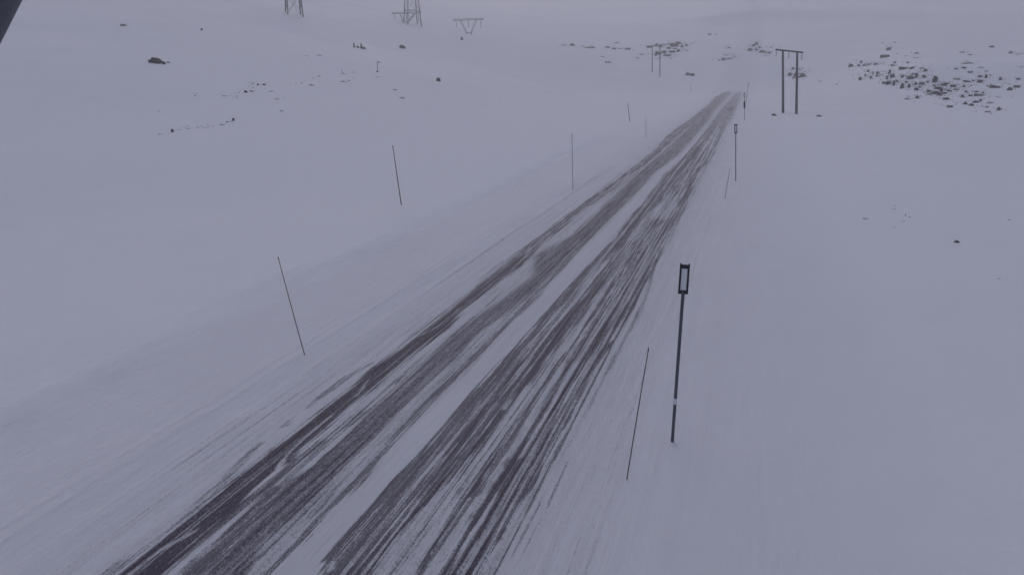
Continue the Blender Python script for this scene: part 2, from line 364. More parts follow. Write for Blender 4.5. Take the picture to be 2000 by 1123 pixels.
# bare-asphalt bands, surveyed across the carriageway: (photo row, left end, right end) of each cross-section
BANDS = [
 # strength, edge softness, streakiness, rows
 (1.0, 3.0, .62, [(1123,222,316),(1060,304,384),(1000,393,458),(940,450,512),(900,503,574),(880,524,592),(840,582,638),(800,628,678),(760,684,729),(720,728,774),(680,785,823),(640,838,876),(610,878,902),(580,908,940),(550,945,978),(520,986,1018),(500,1008,1038)]),
 (.68, 3.0, 1.0, [(560,934,968),(530,974,1006),(502,1006,1040),(470,1040,1066),(450,1070,1096),(430,1098,1114),(410,1122,1142),(390,1150,1170),(370,1180,1202),(350,1205,1220),(330,1232,1249),(310,1260,1280),(290,1282,1299),(270,1298,1320),(250,1322,1344),(235,1345,1364),(215,1370,1395),(205,1383,1402),(190,1396,1415),(180,1418,1436),(177,1430,1440)]),
 (.42, 4.0, 1.0, [(1123,196,222),(1060,284,304),(1000,366,393),(940,428,450),(905,456,476),(880,486,502),(862,505,520)]),
 (0.26, 3.0, 1.1, [(838,540,562),(828,554,578),(816,572,584)]),
 (.42, 3.0, 1.0, [(806,584,604),(790,602,622),(770,626,644),(752,650,666),(730,680,700),(705,728,742)]),
 (.30, 3.0, 1.0, [(690,750,765),(640,818,832),(600,872,884),(560,920,936),(520,970,982),(480,1022,1034)]),
 # mottled left wheel track and the grey wash beside it
 (.68, 5.0, 1.1, [(1123,350,410),(1090,384,440),(1060,419,470),(1030,450,502),(1000,486,530),(970,510,556),(950,530,575)]),
 (.68, 8.0, .45, [(1123,405,480),(1060,466,522),(1000,530,596),(940,562,654),(900,630,690),(860,668,730),(820,704,766),(780,750,808),(740,793,846),(700,840,896),(660,876,930),(620,928,984),(580,992,1034),(540,1036,1076),(500,1046,1110),(460,1116,1158),(420,1160,1200),(380,1202,1240),(340,1240,1276),(300,1294,1328),(270,1322,1355),(250,1340,1372),(235,1362,1385),(215,1383,1398),(200,1400,1412),(190,1412,1421),(180,1428,1433)]),
 (0.42, 2.5, 1.1, [(842,655,672),(830,672,694),(818,688,706),(800,712,730),(784,730,746)]),
 (0.42, 2.5, 1.1, [(756,750,770),(748,766,792),(738,786,806),(722,812,830)]),
 (.55, 2.5, 1.1, [(920,600,618),(905,618,640),(890,630,656),(870,655,672)]),
 (.50, 3.0, 1.1, [(1100,330,352),(1040,400,424),(990,462,486),(940,520,545),(900,572,590),(860,620,640)]),
 # narrow line along the left side of the middle ridge of snow
 (.22, 5.0, .8, [(1123,480,520),(1060,522,578),(1000,596,624),(940,654,690),(900,690,720),(860,730,752),(820,766,790),(780,808,834),(700,896,918),(620,984,1000)]),
 (.62, 3.0, .7, [(1123,512,534),(1080,555,570),(1060,578,594),(1000,622,643),(940,686,711),(900,718,742),(860,750,776),(820,788,813),(780,830,850),(740,875,893),(700,914,935),(660,956,974),(620,998,1012),(580,1038,1051),(540,1077,1088),(500,1110,1124),(460,1148,1160),(420,1190,1202),(380,1232,1242),(340,1268,1277),(300,1320,1328),(235,1376,1384)]),
 # right of the middle ridge
 (.74, 3.0, .8, [(1123,624,698),(1090,640,724),(1060,660,745),(1030,690,762),(1000,722,784),(970,742,810),(940,760,832),(900,806,862),(860,846,903),(820,878,934),(780,911,958),(740,951,1002),(700,984,1024),(660,1025,1058),(620,1059,1082),(580,1093,1120),(540,1129,1154),(500,1168,1194),(460,1202,1234),(420,1234,1262),(395,1256,1280)]),
 (.70, 4.0, .6, [(470,1196,1228),(440,1218,1248),(420,1234,1264),(380,1268,1296),(340,1300,1345),(300,1343,1380),(290,1350,1385)]),
 (.55, 4.0, .8, [(290,1350,1372),(270,1370,1392),(235,1394,1408),(215,1406,1420),(200,1420,1436),(190,1428,1440),(182,1440,1448)]),
 (.5, 3.0, 1.1, [(1000,784,812),(960,818,850),(920,850,892),(880,874,918),(840,905,950),(800,940,982),(770,965,1005)]),
 (.80, 3.0, .8, [(800,965,988),(780,976,1004),(760,990,1020),(740,1010,1050),(700,1038,1070),(660,1072,1106),(620,1098,1138),(580,1136,1162),(540,1168,1192),(500,1200,1222),(470,1222,1244)]),
 (.98, 2.0, .6, [(1123,718,727),(1060,759,766),(1000,806,816),(960,846,860),(940,864,883),(920,887,901),(900,904,914),(880,914,926),(860,933,944),(840,948,957),(820,964,976),(800,980,990)]),
 (.88, 2.0, .7, [(1123,810,817),(1080,837,846),(1040,859,868),(1000,882,892),(975,892,906),(960,898,921),(945,910,932),(930,932,946),(900,957,971),(880,971,981),(840,994,1002),(800,1022,1031),(780,1032,1041),(760,1049,1057),(740,1068,1077),(715,1078,1089),(690,1100,1110)]),
 (.92, 2.5, .8, [(1123,862,880),(1100,876,888),(1080,888,898),(1040,904,914),(1022,916,934),(1010,922,945),(980,946,960),(950,964,976),(920,978,990),(905,985,1010),(898,1000,1014),(870,1016,1026),(840,1038,1046),(820,1050,1059),(800,1062,1070),(780,1073,1080),(740,1092,1100),(700,1110,1120)]),
 (.55, 3.0, 1.2, [(975,880,925),(960,892,975),(945,915,985),(935,935,975)]),
 (.55, 3.0, 1.2, [(912,930,945),(905,975,1015),(890,1005,1022)]),
 (1.0, 2.0, .6, [(1123,884,896),(1080,908,921),(1040,935,950),(1000,956,976),(960,977,996),(920,1000,1022),(905,1010,1034),(880,1036,1050),(840,1056,1074),(800,1080,1094),(760,1100,1114),(720,1130,1145),(700,1139,1154),(680,1150,1166),(640,1176,1200),(620,1188,1220),(600,1198,1232),(580,1210,1224),(540,1232,1242),(500,1254,1266),(480,1270,1280),(460,1280,1294),(440,1300,1316)]),
 (1.0, 2.0, .6, [(1123,907,918),(1080,936,948),(1060,948,958),(1040,958,968),(1010,976,984),(985,988,996),(960,1004,1010),(920,1026,1032),(880,1052,1058),(840,1074,1080),(800,1098,1104),(760,1122,1128),(730,1145,1156),(715,1155,1168),(700,1165,1178),(680,1178,1192),(668,1186,1197)]),
 (.85, 2.0, .5, [(640,1206,1220),(620,1216,1228),(600,1224,1238),(580,1233,1247),(560,1247,1258),(540,1257,1267),(510,1264,1272),(480,1276,1283),(455,1290,1300)]),
 (.70, 3.0, .8, [(1060,955,985),(1045,965,980),(1030,984,994)]),
 (.68, 2.5, .7, [(985,1002,1018),(960,1016,1034),(940,1028,1047),(920,1043,1056),(900,1052,1062)]),
 (.6, 2.0, .7, [(1095,994,1000),(1080,1000,1007),(1050,1016,1022),(1020,1031,1038),(990,1047,1056),(975,1058,1064)]),
 (.38, 2.5, .9, [(1100,1010,1018),(1080,1018,1026),(1040,1040,1048),(1000,1064,1072),(970,1075,1084),(930,1092,1100),(900,1106,1114)]),
 (.30, 3.0, 1.0, [(900,1088,1096),(860,1112,1120),(800,1142,1150),(760,1166,1174),(720,1186,1194),(690,1200,1208)]),
 (.70, 2.0, .8, [(845,1094,1099),(830,1102,1110),(805,1114,1122),(796,1119,1124)]),
 (.40, 3.0, 1.0, [(740,1180,1188),(700,1198,1206),(650,1220,1228),(620,1240,1252),(590,1254,1262),(560,1262,1270),(500,1280,1288)]),
 # broken, mottled right wheel track
 (.42, 6.0, 1.3, [(720,1085,1130),(690,1100,1142),(660,1118,1170),(640,1128,1175),(610,1150,1190),(580,1172,1208),(540,1190,1240),(500,1214,1258),(470,1236,1282),(440,1262,1322),(430,1275,1322)]),
 (.72, 3.0, 1.0, [(655,1124,1132),(640,1130,1146),(620,1144,1162),(608,1160,1186),(592,1184,1198)]),
 (.58, 3.0, 1.0, [(450,1278,1298),(442,1276,1320),(434,1282,1324),(426,1306,1326)]),
 (.78, 2.0, .7, [(436,1310,1324),(420,1318,1329),(400,1328,1338),(380,1337,1349),(360,1343,1354),(340,1351,1362),(320,1364,1380),(300,1370,1388),(288,1378,1392)]),
 (.50, 3.0, 1.1, [(420,1262,1284),(400,1262,1290),(380,1296,1334),(360,1312,1345),(340,1322,1352),(320,1334,1366),(300,1352,1374)]),
 (.55, 2.5, 1.0, [(410,1318,1322),(390,1322,1328),(376,1326,1332)]),
 (.70, 3.0, .6, [(254,1402,1408),(248,1404,1412),(242,1407,1412)]),
 (.75, 3.0, .5, [(220,1418,1428),(214,1420,1434),(208,1426,1438)]),
 (.50, 5.0, .9, [(312,1338,1384),(290,1352,1392),(260,1372,1412),(230,1394,1432),(205,1414,1442),(190,1428,1448),(180,1438,1450)]),
 (.55, 3.0, .8, [(305,1372,1388),(270,1394,1406),(240,1410,1420),(215,1426,1436)]),
 (.40, 4.0, .8, [(240,1405,1420),(225,1412,1432),(205,1424,1442),(192,1434,1448)]),
]

CUTS = [
 (.8, [(925,535,539),(900,550,558),(880,568,573),(860,588,593),(840,612,618),(820,636,641),(805,654,659)]),
 (.7, [(1123,250,256),(1090,292,298),(1070,318,328),(1055,345,356),(1040,372,382),(1030,388,392)]),
 (.6, [(1110,236,240),(1080,268,272),(1062,296,300),(1045,318,322)]),
 (.6, [(780,690,694),(765,702,708),(750,712,716),(738,720,724)]),
 (.6, [(930,826,830),(915,842,846),(900,858,863),(885,876,880)]),
 (.5, [(1090,652,656),(1112,640,660),(1118,634,652)]),
 (.6, [(900,880,884),(860,912,916),(830,936,940),(800,955,960),(770,976,980),(740,1004,1010),(710,1028,1034),(690,1042,1047)]),
 (.7, [(700,1026,1034),(660,1058,1066),(630,1078,1088),(600,1100,1112),(580,1121,1134),(560,1138,1146),(540,1154,1164),(510,1178,1186)]),
 (.7, [(1123,896,905),(1080,921,932),(1040,950,956),(1000,975,981),(960,998,1002),(920,1020,1024),(880,1047,1050),(840,1069,1072),(800,1093,1096),(760,1116,1120),(730,1138,1141),(700,1156,1160)]),
 (.5, [(560,968,974),(530,996,1001),(500,1024,1030),(480,1038,1044)]),
 (.5, [(660,808,812),(640,850,856),(620,878,882),(600,897,902)]),
 (.6, [(600,1206,1212),(570,1224,1229),(540,1244,1250),(500,1266,1270)]),
]

def make_road():
    u = np.arange(-11.4, -0.9, .022)
    v = [5.0]
    while v[-1] < 236: v.append(v[-1] * 1.0062 + .01)
    v = np.array(v)
    U, Vv = np.meshgrid(u, v, indexing='ij')
    Z = height(U, Vv)
    D = np.stack([U, Vv, Z * 0 - CAMZ], -1)
    zc = D @ FW; px = CX + F * (D @ RT) / zc; py = CY - F * (D @ UP) / zc
    # the edges of the bands wander a little
    sc = F / zc
    j0 = (vnoise(U * 6, Vv * .22, 11) - .5) * .045 * sc + (vnoise(U * 14, Vv * 2.3, 13) - .5) * .02 * sc
    pxn = px + j0 + (vnoise(U * 30, Vv * .35, 12) - .5) * .05 * sc
    pxw = px + j0 + (vnoise(U * 24, Vv * .30, 12) - .5) * .20 * sc + (vnoise(U * 11, Vv * .5, 14) - .5) * .09 * sc
    bare = np.zeros_like(U); rough = np.full_like(U, .8)
    for s, soft, rg, rows in BANDS:
        rows = sorted(rows); ys = np.array([r[0] for r in rows], float)
        xl = np.interp(py, ys, [r[1] for r in rows]); xr = np.interp(py, ys, [r[2] for r in rows])
        sf = soft * 1.2 + .3
        wide = np.mean([(q[2] - q[1]) / (q[0] - 100) for q in rows]) > .028
        P_ = pxw if wide else pxn
        if not wide and ys[-1] - ys[0] > 130:           # wheels draw long straight lines: fair the survey along the road
            ms = np.array([(q[1] + q[2]) / 2 for q in rows])
            def uo(pxx, yy):
                dd = ray(pxx, yy); return -CAMZ / dd[2] * dd[0]
            um = np.array([uo(m_, y_) for m_, y_ in zip(ms, ys)])
            fit = np.polyval(np.polyfit(np.log(ys - 60), um, 3), np.log(ys - 60))
            u0 = np.array([uo(0, y_) for y_ in ys]); u1 = np.array([uo(2000, y_) for y_ in ys])
            shift = ((um + (fit - um) * .8) - u0) / (u1 - u0) * 2000 - ms
            shift = np.interp(py, ys, shift); xl = xl + shift; xr = xr + shift
        Hh = ys[-1] - ys[0]
        if Hh < 130:                                    # short scrapes run out to points
            tt = np.clip((py - ys[0]) / (.4 * Hh), 0, 1) * np.clip((ys[-1] - py) / (.4 * Hh), 0, 1)
            mid = (xl + xr) / 2; hw = (xr - xl) / 2 * np.sqrt(tt); xl = mid - hw; xr = mid + hw
        e = np.minimum(P_ - xl, xr - P_) / sf
        inside = np.clip(e * .5 + .5, 0, 1); inside = inside * inside * (3 - 2 * inside)
        lo_, hi_ = ys[0], ys[-1]
        pad = 14 if hi_ > 700 else 7
        endf = np.clip((py - lo_ + pad * .2) / (pad * .5), 0, 1)
        if hi_ < 1120: endf = endf * np.clip((hi_ + pad * .2 - py) / (40.0 if hi_ - lo_ > 180 else pad * .5), 0, 1)
        d = s * inside * endf
        new = np.maximum(bare, d) + .35 * np.minimum(bare, d) * (1 - np.maximum(bare, d))
        rough = np.where(d > bare, rg, rough); bare = new
    # ribs of snow left standing inside the worn strips
    for s, rows in CUTS:
        rows = sorted(rows); ys = np.array([q[0] for q in rows], float)
        xl = np.interp(py, ys, [q[1] for q in rows]); xr = np.interp(py, ys, [q[2] for q in rows])
        e = np.clip(np.minimum(pxn - xl, xr - pxn) / 2.2 * .5 + .6, 0, 1)
        bare = bare * (1 - s * e * np.clip((py - ys[0]) / 8, 0, 1) * np.clip((ys[-1] - py) / 8 + (ys[-1] > 1120), 0, 1))
    # single long scratches left by chains, studs and the plough blade, dark where they reach the asphalt, pale where they raise snow
    R_ = np.random.RandomState(5)
    for (ua, ub, n, lo_s, hi_s, l0, l1) in ((-5.7, -3.35, 170, .25, .75, 4, 22), (-9.4, -7.3, 90, .2, .55, 3, 14), (-7.4, -6.9, 14, .2, .5, 2, 8),
                                            (-10.9, -9.4, 46, .10, .30, 2, 12), (-2.9, -1.7, 26, .10, .28, 2, 10), (-5.8, -3.4, 105, -.75, -.35, 3, 14), (-9.5, -7.9, 34, -.6, -.3, 3, 12)):
        for _ in range(n):
            uc = R_.uniform(ua, ub); vc = 7.5 * (95 / 7.5) ** R_.rand(); ln = R_.uniform(l0, l1) * (1 + vc / 30); sl = R_.normal(0, .006); st_ = R_.uniform(lo_s, hi_s)
            wd = R_.uniform(.009, .024) * (1 + vc / 40); ph_ = R_.uniform(0, 6); jj = (v > vc - ln / 2) & (v < vc + ln / 2)
            if not jj.any(): continue
            vv = v[jj]; uu = uc + sl * (vv - vc) + .012 * np.sin(vv * .7 + ph_)
            ii = (u > uu.min() - .15) & (u < uu.max() + .15)
            gsub = np.exp(-((u[ii][:, None] - uu[None, :]) / wd) ** 2) * np.sin(np.pi * (vv - vc + ln / 2) / ln)[None, :] ** .5
            blk = bare[np.ix_(ii, jj)]
            if st_ > 0: blk = blk + st_ * gsub * (1 - blk)
            else: blk = blk * (1 + st_ * gsub)
            bare[np.ix_(ii, jj)] = blk
    # thin wash of wear between the bands
    cross = sst(-9.7, -9.2, U) * (1 - sst(-3.4, -2.9, U)) * (1 - np.exp(-((U + 6.35) / .42) ** 6))
    lane = sst(-5.9, -5.6, U) * (1 - sst(-3.2, -2.6, U))
    verge = sst(-11.2, -9.9, U) * (1 - sst(-2.6, -1.1, U))
    wash = np.maximum(.125 * cross + .04 * lane * cross, .09 * verge * (1 - np.exp(-((U + 6.35) / .42) ** 6)))
    wash = wash + .012 * verge
    wash = wash * sst(-11.1, -10.5, U) * (1 - sst(-2.0, -1.5, U))
    rough = np.where(bare < .05, .9, rough)
    bare = np.maximum(bare, wash * (1 - sst(190, 215, Vv)) * (.75 + .6 * vnoise(U * 1.2, Vv * .12, 21)))
    film = .075 * sst(-9.9, -9.1, U) * (1 - sst(-3.4, -2.4, U)) * (1 - sst(190, 220, Vv)) * (.7 + .6 * vnoise(U * 2.5, Vv * .3, 31))
    k = sst(213, 229, Vv); bare = bare * (1 - k) * (1 - .14 * sst(22, 80, Vv))
    na, nr = len(u), len(v)
    i = np.arange(na - 1)[:, None]; j = np.arange(nr - 1)[None, :]
    a = i * nr + j
    q = np.stack([a, a + nr, a + nr + 1, a + 1], -1).reshape(-1, 4)
    # the sheet lies just over the ground, which is itself a mesh: follow it closely
    dip = sst(-10.9, -11.35, U) + sst(-1.6, -.95, U)       # the edges of the sheet run in under the snow
    V3 = np.stack([U, Vv, Z + .012 + .00012 * Vv - dip * (.06 + .0004 * Vv)], -1).reshape(-1, 3)
    return add_mesh('road', V3, q, [], M['road'], {'bare': bare, 'rough': rough, 'film': film})
tag(make_road(), kind='structure')

# ------------------------------------------------------------------ reflector posts and canes
def reflector_post(base_px, top_px, label, radius=.036, ring=True, plate_low=False, group='tall reflector posts on the right verge'):
    b = at(*base_px); t = top_of(b, *top_px)
    root = empty('reflector_post', b); tag(root, label, 'reflector post', group)
    ax = (t - b); Lg = ax.length; ax.normalize()
    ph = .62; pw = .20
    foot = -ax * .3; tp = ax * (Lg - ph + .05)
    if ring:
        # tube with a pale reflective collar about a quarter of the way up
        MB().tube(foot, tp, radius).build('pole', M['pole'], root, True)
        MB().tube(ax * (Lg * .225), ax * (Lg * .26), radius + .006, n=12).build('collar', M['white'], root, True)
    else:
        MB().tube(foot, tp, radius).build('pole', M['pole'], root, True)
    # reflector: black frame round a pale sheet, facing the traffic
    look = Vector((CAM[0] - b.x, CAM[1] - b.y, 0)).normalized()
    side = ax.cross(look).normalized(); nrm = side.cross(ax).normalized()
    R = Matrix((side, nrm, ax)).transposed()
    c = ax * (Lg - ph / 2)
    f = MB(); bw = .042
    f.box(c + side * (pw / 2 - bw / 2), (bw, .05, ph), R); f.box(c - side * (pw / 2 - bw / 2), (bw, .05, ph), R)
    f.box(c + ax * (ph / 2 - .04), (pw - 2 * bw, .05, .08), R); f.box(c - ax * (ph / 2 - .04), (pw - 2 * bw, .05, .08), R)
    f.box(c + ax * (ph / 2 + .012) + side * .085, (.03, .05, .024), R); f.box(c + ax * (ph / 2 + .012) - side * .085, (.03, .05, .024), R)
    f.build('reflector_frame', M['black'], root)
    MB().box(c, (pw - 2 * bw, .03, ph - .16), R).build('reflector_sheet', M['white'], root)
    if plate_low:
        MB().box(ax * (Lg * .56) + nrm * .04, (.26, .02, .95), R).build('dark_plate', M['black'], root)
    return root

reflector_post((1313, 862), (1338, 517), 'nearest tall reflector post, dark tube, pale collar and black framed white reflector')
reflector_post((1437, 354), (1437, 243), 'second reflector post along the right verge, in line below the far pair', .034, False)
reflector_post((1454, 236), (1454, 181), 'third reflector post, with a dark plate low on its tube, near the road end', .04, False, True)
reflector_post((1457, 200), (1462, 162), 'farthest faint reflector post, leaning right where the road disappears', .045, False)

def cane(base_px, top_px, r, mat, label, tip=None):
    b = at(*base_px); t = top_of(b, *top_px)
    root = empty('snow_stake', b); tag(root, label, 'snow stake', 'thin snow stakes along the road')
    d = t - b; n = 6
    bow = Vector((-d.y, d.x, 0)); bow = (bow.normalized() if bow.length > 1e-4 else Vector((1, 0, 0))) * d.length * .006
    mb = MB(); pts = [d * (-.08)] + [d * (k / n) + bow * math.sin(math.pi * k / n) for k in range(n)] + [d * .97]
    for k in range(len(pts) - 1): mb.tube(pts[k], pts[k + 1], r * (1.15 - .05 * k), r * (1.10 - .05 * k), 8)
    mb.build('stake_rod', mat, root, True)
    MB().tube(d * .97, d, r * 1.0, r * .95, 8).build('stake_tip', M['black'] if tip is None else tip, root, True)
    return root
cane((1224, 937), (1267, 679), .0115, M['cane'], 'thin dark snow stake leaning right, just left of the nearest reflector post')
cane((595, 693), (543, 502), .013, M['cane'], 'nearest left snow stake, dark and leaning left beside the ploughed verge')
cane((784, 401), (767, 285), .026, M['cane'], 'dark left snow stake standing farthest out from the road in open snow')
cane((1119, 371), (1117, 262), .022, M['cane_pale'], 'pale upright snow stake left of the road at mid distance', M['cane_pale'])
cane((1230, 238), (1226, 203), .05, M['cane_pale'], 'faint short snow stake far along the left verge', M['cane_pale'])
cane((1262, 271), (1261, 232), .022, M['cane_pale'], 'barely visible pale snow stake between the left verge and the road', M['cane_pale'])
cane((1416, 388), (1426, 328), .018, M['cane_pale'], 'faint pale snow stake leaning right, left of the second reflector post', M['cane_pale'])
cane((1349, 181), (1349, 163), .05, M['cane_pale'], 'tiny faint snow stake far left of the road end', M['cane_pale'])

# small marker with a flag plate on the left hillside
b = at(737, 139); t = top_of(b, 737, 121); k = depth(b) / F
root = empty('marker_stake', b); tag(root, 'short marker stake with a small plate on the left hillside', 'marker stake')
MB().tube((0, 0, -.3), t - b, .5 * k).build('stake_rod', M['cane'], root)
MB().box((t - b) + Vector((3.0 * k, 0, -.1)), (7 * k, .06, 1.8 * k)).build('plate', M['cane_pale'], root)

# ------------------------------------------------------------------ timber H-frame line
def h_frame(bl, br, tl, tr, arm_l, arm_r, label, r=.17):
    B1 = at(*bl); B2 = at(*br); T1 = top_of(B1, *tl); T2 = top_of(B2, *tr)
    root = empty('timber_pylon', B1); tag(root, label, 'power pole', 'timber H frame power poles')
    o = Vector(B1)
    for B_, T_ in ((B1, T1), (B2, T2)):
        MB().tube(B_ - o - Vector((0, 0, .5)), T_ - o, r * 1.1, r * .85, 10).build('pole', M['wood'], root, True)
    # crossarm runs through both pole tops and past them
    dx = (T2 - T1); Lh = dx.length; e = dx / Lh
    kl = (tl[0] - arm_l) / (tr[0] - tl[0]) * Lh; kr = (arm_r - tr[0]) / (tr[0] - tl[0]) * Lh
    a = T1 - e * kl - o; c = T2 + e * kr - o
    q = e.to_track_quat('X', 'Z').to_matrix()
    MB().box((a + c) / 2, ((c - a).length, .22, .26), q).build('crossarm', M['wood'], root)
    for s in (a + e * .15, (a + c) / 2, c - e * .15):
        m = MB(); p = s + Vector((0, 0, -.13))
        for i in range(6): m.tube(p - Vector((0, 0, .06 + i * .16)), p - Vector((0, 0, .13 + i * .16)), .13, .06, 8)
        m.tube(p, p - Vector((0, 0, 1.05)), .025); m.build('insulator', M['glass'], root)
    return root
h_frame((1530, 221), (1556, 223), (1529, 99), (1557, 102), 1515, 1568, 'nearer timber H frame power pole standing right of the road end', .20)
h_frame((1274, 141), (1289, 151), (1274, 91), (1289, 89), 1263, 1312, 'farther timber H frame power pole, in front of the dark rock cluster on the ridge', .15)

# ------------------------------------------------------------------ lattice towers
def lattice(base_px, px_w, label, H=34.0, yaw=.5):
    b = at(*base_px); k = depth(b) / F; W = px_w * k / (math.cos(yaw) + math.sin(yaw)); h0 = W / 2
    root = empty('lattice_pylon', b); tag(root, label, 'pylon', 'lattice steel pylons on the left hillside')
    Rz = Matrix.Rotation(yaw - PSI * -1, 3, 'Z')
    def c(i, z):
        s = h0 * (1 - .78 * min(z / (H * .8), 1))
        return Rz @ Vector(((s if i in (1, 2) else -s), (s if i in (2, 3) else -s), 0)) + Vector((0, 0, z))
    for i in range(4):
        gz = height(b.x + c(i, 0).x, b.y + c(i, 0).y) - b.z
        f0 = c(i, 0); MB().tube((f0.x, f0.y, gz - .5), c(i, H), .21, .12, 6).build('leg', M['steel'], root)
    lv = [0]; st = 5.4
    while lv[-1] < H * .92: lv.append(min(lv[-1] + st, H * .95)); st = max(st * .84, 1.8)
    br = MB()
    for a_, b_ in zip(lv[:-1], lv[1:]):
        for i in range(4):
            j = (i + 1) % 4
            br.tube(c(i, a_), c(j, b_), .05, n=5); br.tube(c(j, a_), c(i, b_), .05, n=5); br.tube(c(i, b_), c(j, b_), .085, n=5)
    br.build('bracing', M['steel'], root)
    for z, w in ((H * .72, 6.5), (H * .84, 5.5), (H * .95, 4.5)):
        m = MB()
        for s in (-1, 1):
            tip = Rz @ Vector((s * w, 0, 0)) + Vector((0, 0, z))
            for i in range(4): m.tube(c(i, z + (1.1 if i in (0, 1) else 0)), tip, .07, n=5)
        m.build('crossarm', M['steel'], root)
    return root
lattice((575, 29), 38, 'lattice steel pylon farthest left, four splayed legs against the white hillside', yaw=.42)
lattice((806, 49), 36, 'lattice steel pylon with broad bracing, middle of the three at the top left', yaw=.42)

def cathead(spot, front, cx, bar_y, x0, x1, v0, v1, vy, label):
    """pylon whose V shaped frame carries one long crossarm, its foot sunk in the drifted snow"""
    zb = float(height(spot.x, spot.y)); b = Vector((spot.x, spot.y, zb))
    root = empty('delta_pylon', b); tag(root, label, 'pylon', 'far V headed pylons')
    def P(px, py): return top_of(b, px, py) - b
    L_, R_ = P(x0, bar_y + 1), P(x1, bar_y - 1)
    m = MB(); n = 16; up = Vector((0, 0, 1.0))
    m.tube(L_, R_, .12, n=6); m.tube(L_ + up * .5, R_ + up * .5, .09, n=6)
    for i in range(n): m.tube(L_.lerp(R_, i / n) + up * (.5 if i % 2 else 0), L_.lerp(R_, (i + 1) / n) + up * (0 if i % 2 else .5), .05, n=5)
    m.build('crossarm', M['steel'], root)
    wl, wr = P(cx - 5, vy), P(cx + 5, vy)
    m = MB(); m.tube(P(v0, bar_y), wl, .13, n=6); m.tube(P(v0 + 3, bar_y), wl + Vector((.4, 0, 0)), .08, n=6)
    m.tube(P(v1, bar_y), wr, .13, n=6); m.tube(P(v1 - 3, bar_y), wr - Vector((.4, 0, 0)), .08, n=6)
    m.tube(wl, wr, .12, n=6); m.build('head_frame', M['steel'], root)
    for w in (wl, wr): MB().tube(w, Vector((w.x * 1.1, w.y * 1.1, -1.2)), .14, n=6).build('foot', M['steel'], root)
    for px in (x0 + 6, (x0 + x1) / 2, x1 - 6):
        p = P(px, bar_y + 1); MB().tube(p, p - Vector((0, 0, 2.6)), .12, n=6).build('insulator', M['glass'], root)
    return root
cathead(VT[0][0], VT[0][1], 916, 40, 885, 945, 898, 931, 65, 'V headed pylon on the right of the pylon row')
cathead(VT[1][0], VT[1][1], 792, 27, 765, 823, 781, 812, 44, 'faint V headed pylon partly hidden behind the middle lattice pylon')

# ------------------------------------------------------------------ rocks
def rock_meshes():
    out = []
    for s in range(7):
        import bmesh
        bm = bmesh.new(); bmesh.ops.create_icosphere(bm, subdivisions=3, radius=1.0)
        off = Vector((s * 7.3, s * 3.1, s * 1.7))
        for v in bm.verts:
            p = v.co.copy(); n1 = mnoise.noise(p * 1.1 + off); n2 = mnoise.noise(p * 2.6 + off * 2); n3 = mnoise.cell(p * 1.6 + off)
            v.co = p * (1 + .42 * n1 + .24 * n2 + .16 * (n3 - .5))
            v.co.z = max(v.co.z, -.75)
            if v.co.z > .72: v.co.z = .72 + (v.co.z - .72) * .4
        out.append(bm)
    return out
RB = rock_meshes(); RM_CACHE = {}
def rock(px, py, w, h, s, label, group=None, cat='rock', name='snow_dusted_rock'):
    """w, h: size in the photograph; s: how bare of snow it is"""
    b = at(px, py + h * .42); k = depth(b) / F
    vi = rnd.randrange(7); mk = 'rock' if s > .72 else ('rock_mid' if s > .42 else 'rock_snowy')
    key = (vi, mk)
    if key not in RM_CACHE:
        me = bpy.data.meshes.new('rock'); RB[vi].to_mesh(me); me.materials.append(M[mk])
        for p in me.polygons: p.use_smooth = False
        RM_CACHE[key] = me
    o = bpy.data.objects.new(name, RM_CACHE[key]); col.objects.link(o)
    ww = w * k * .5 * rnd.uniform(.65, 1.4); hh = h * k * (.42 if s < .5 else 1.0) * rnd.uniform(.8, 1.15)
    o.scale = (ww, ww * rnd.uniform(.7, 1.1), hh * .85)
    # the long axis lies across the view, tipped a little
    o.rotation_euler = (0, rnd.uniform(-.15, .15), PSI + rnd.uniform(-.3, .3))
    o.location = b + Vector((0, 0, hh * .12))
    tag(o, label, cat, group); return o

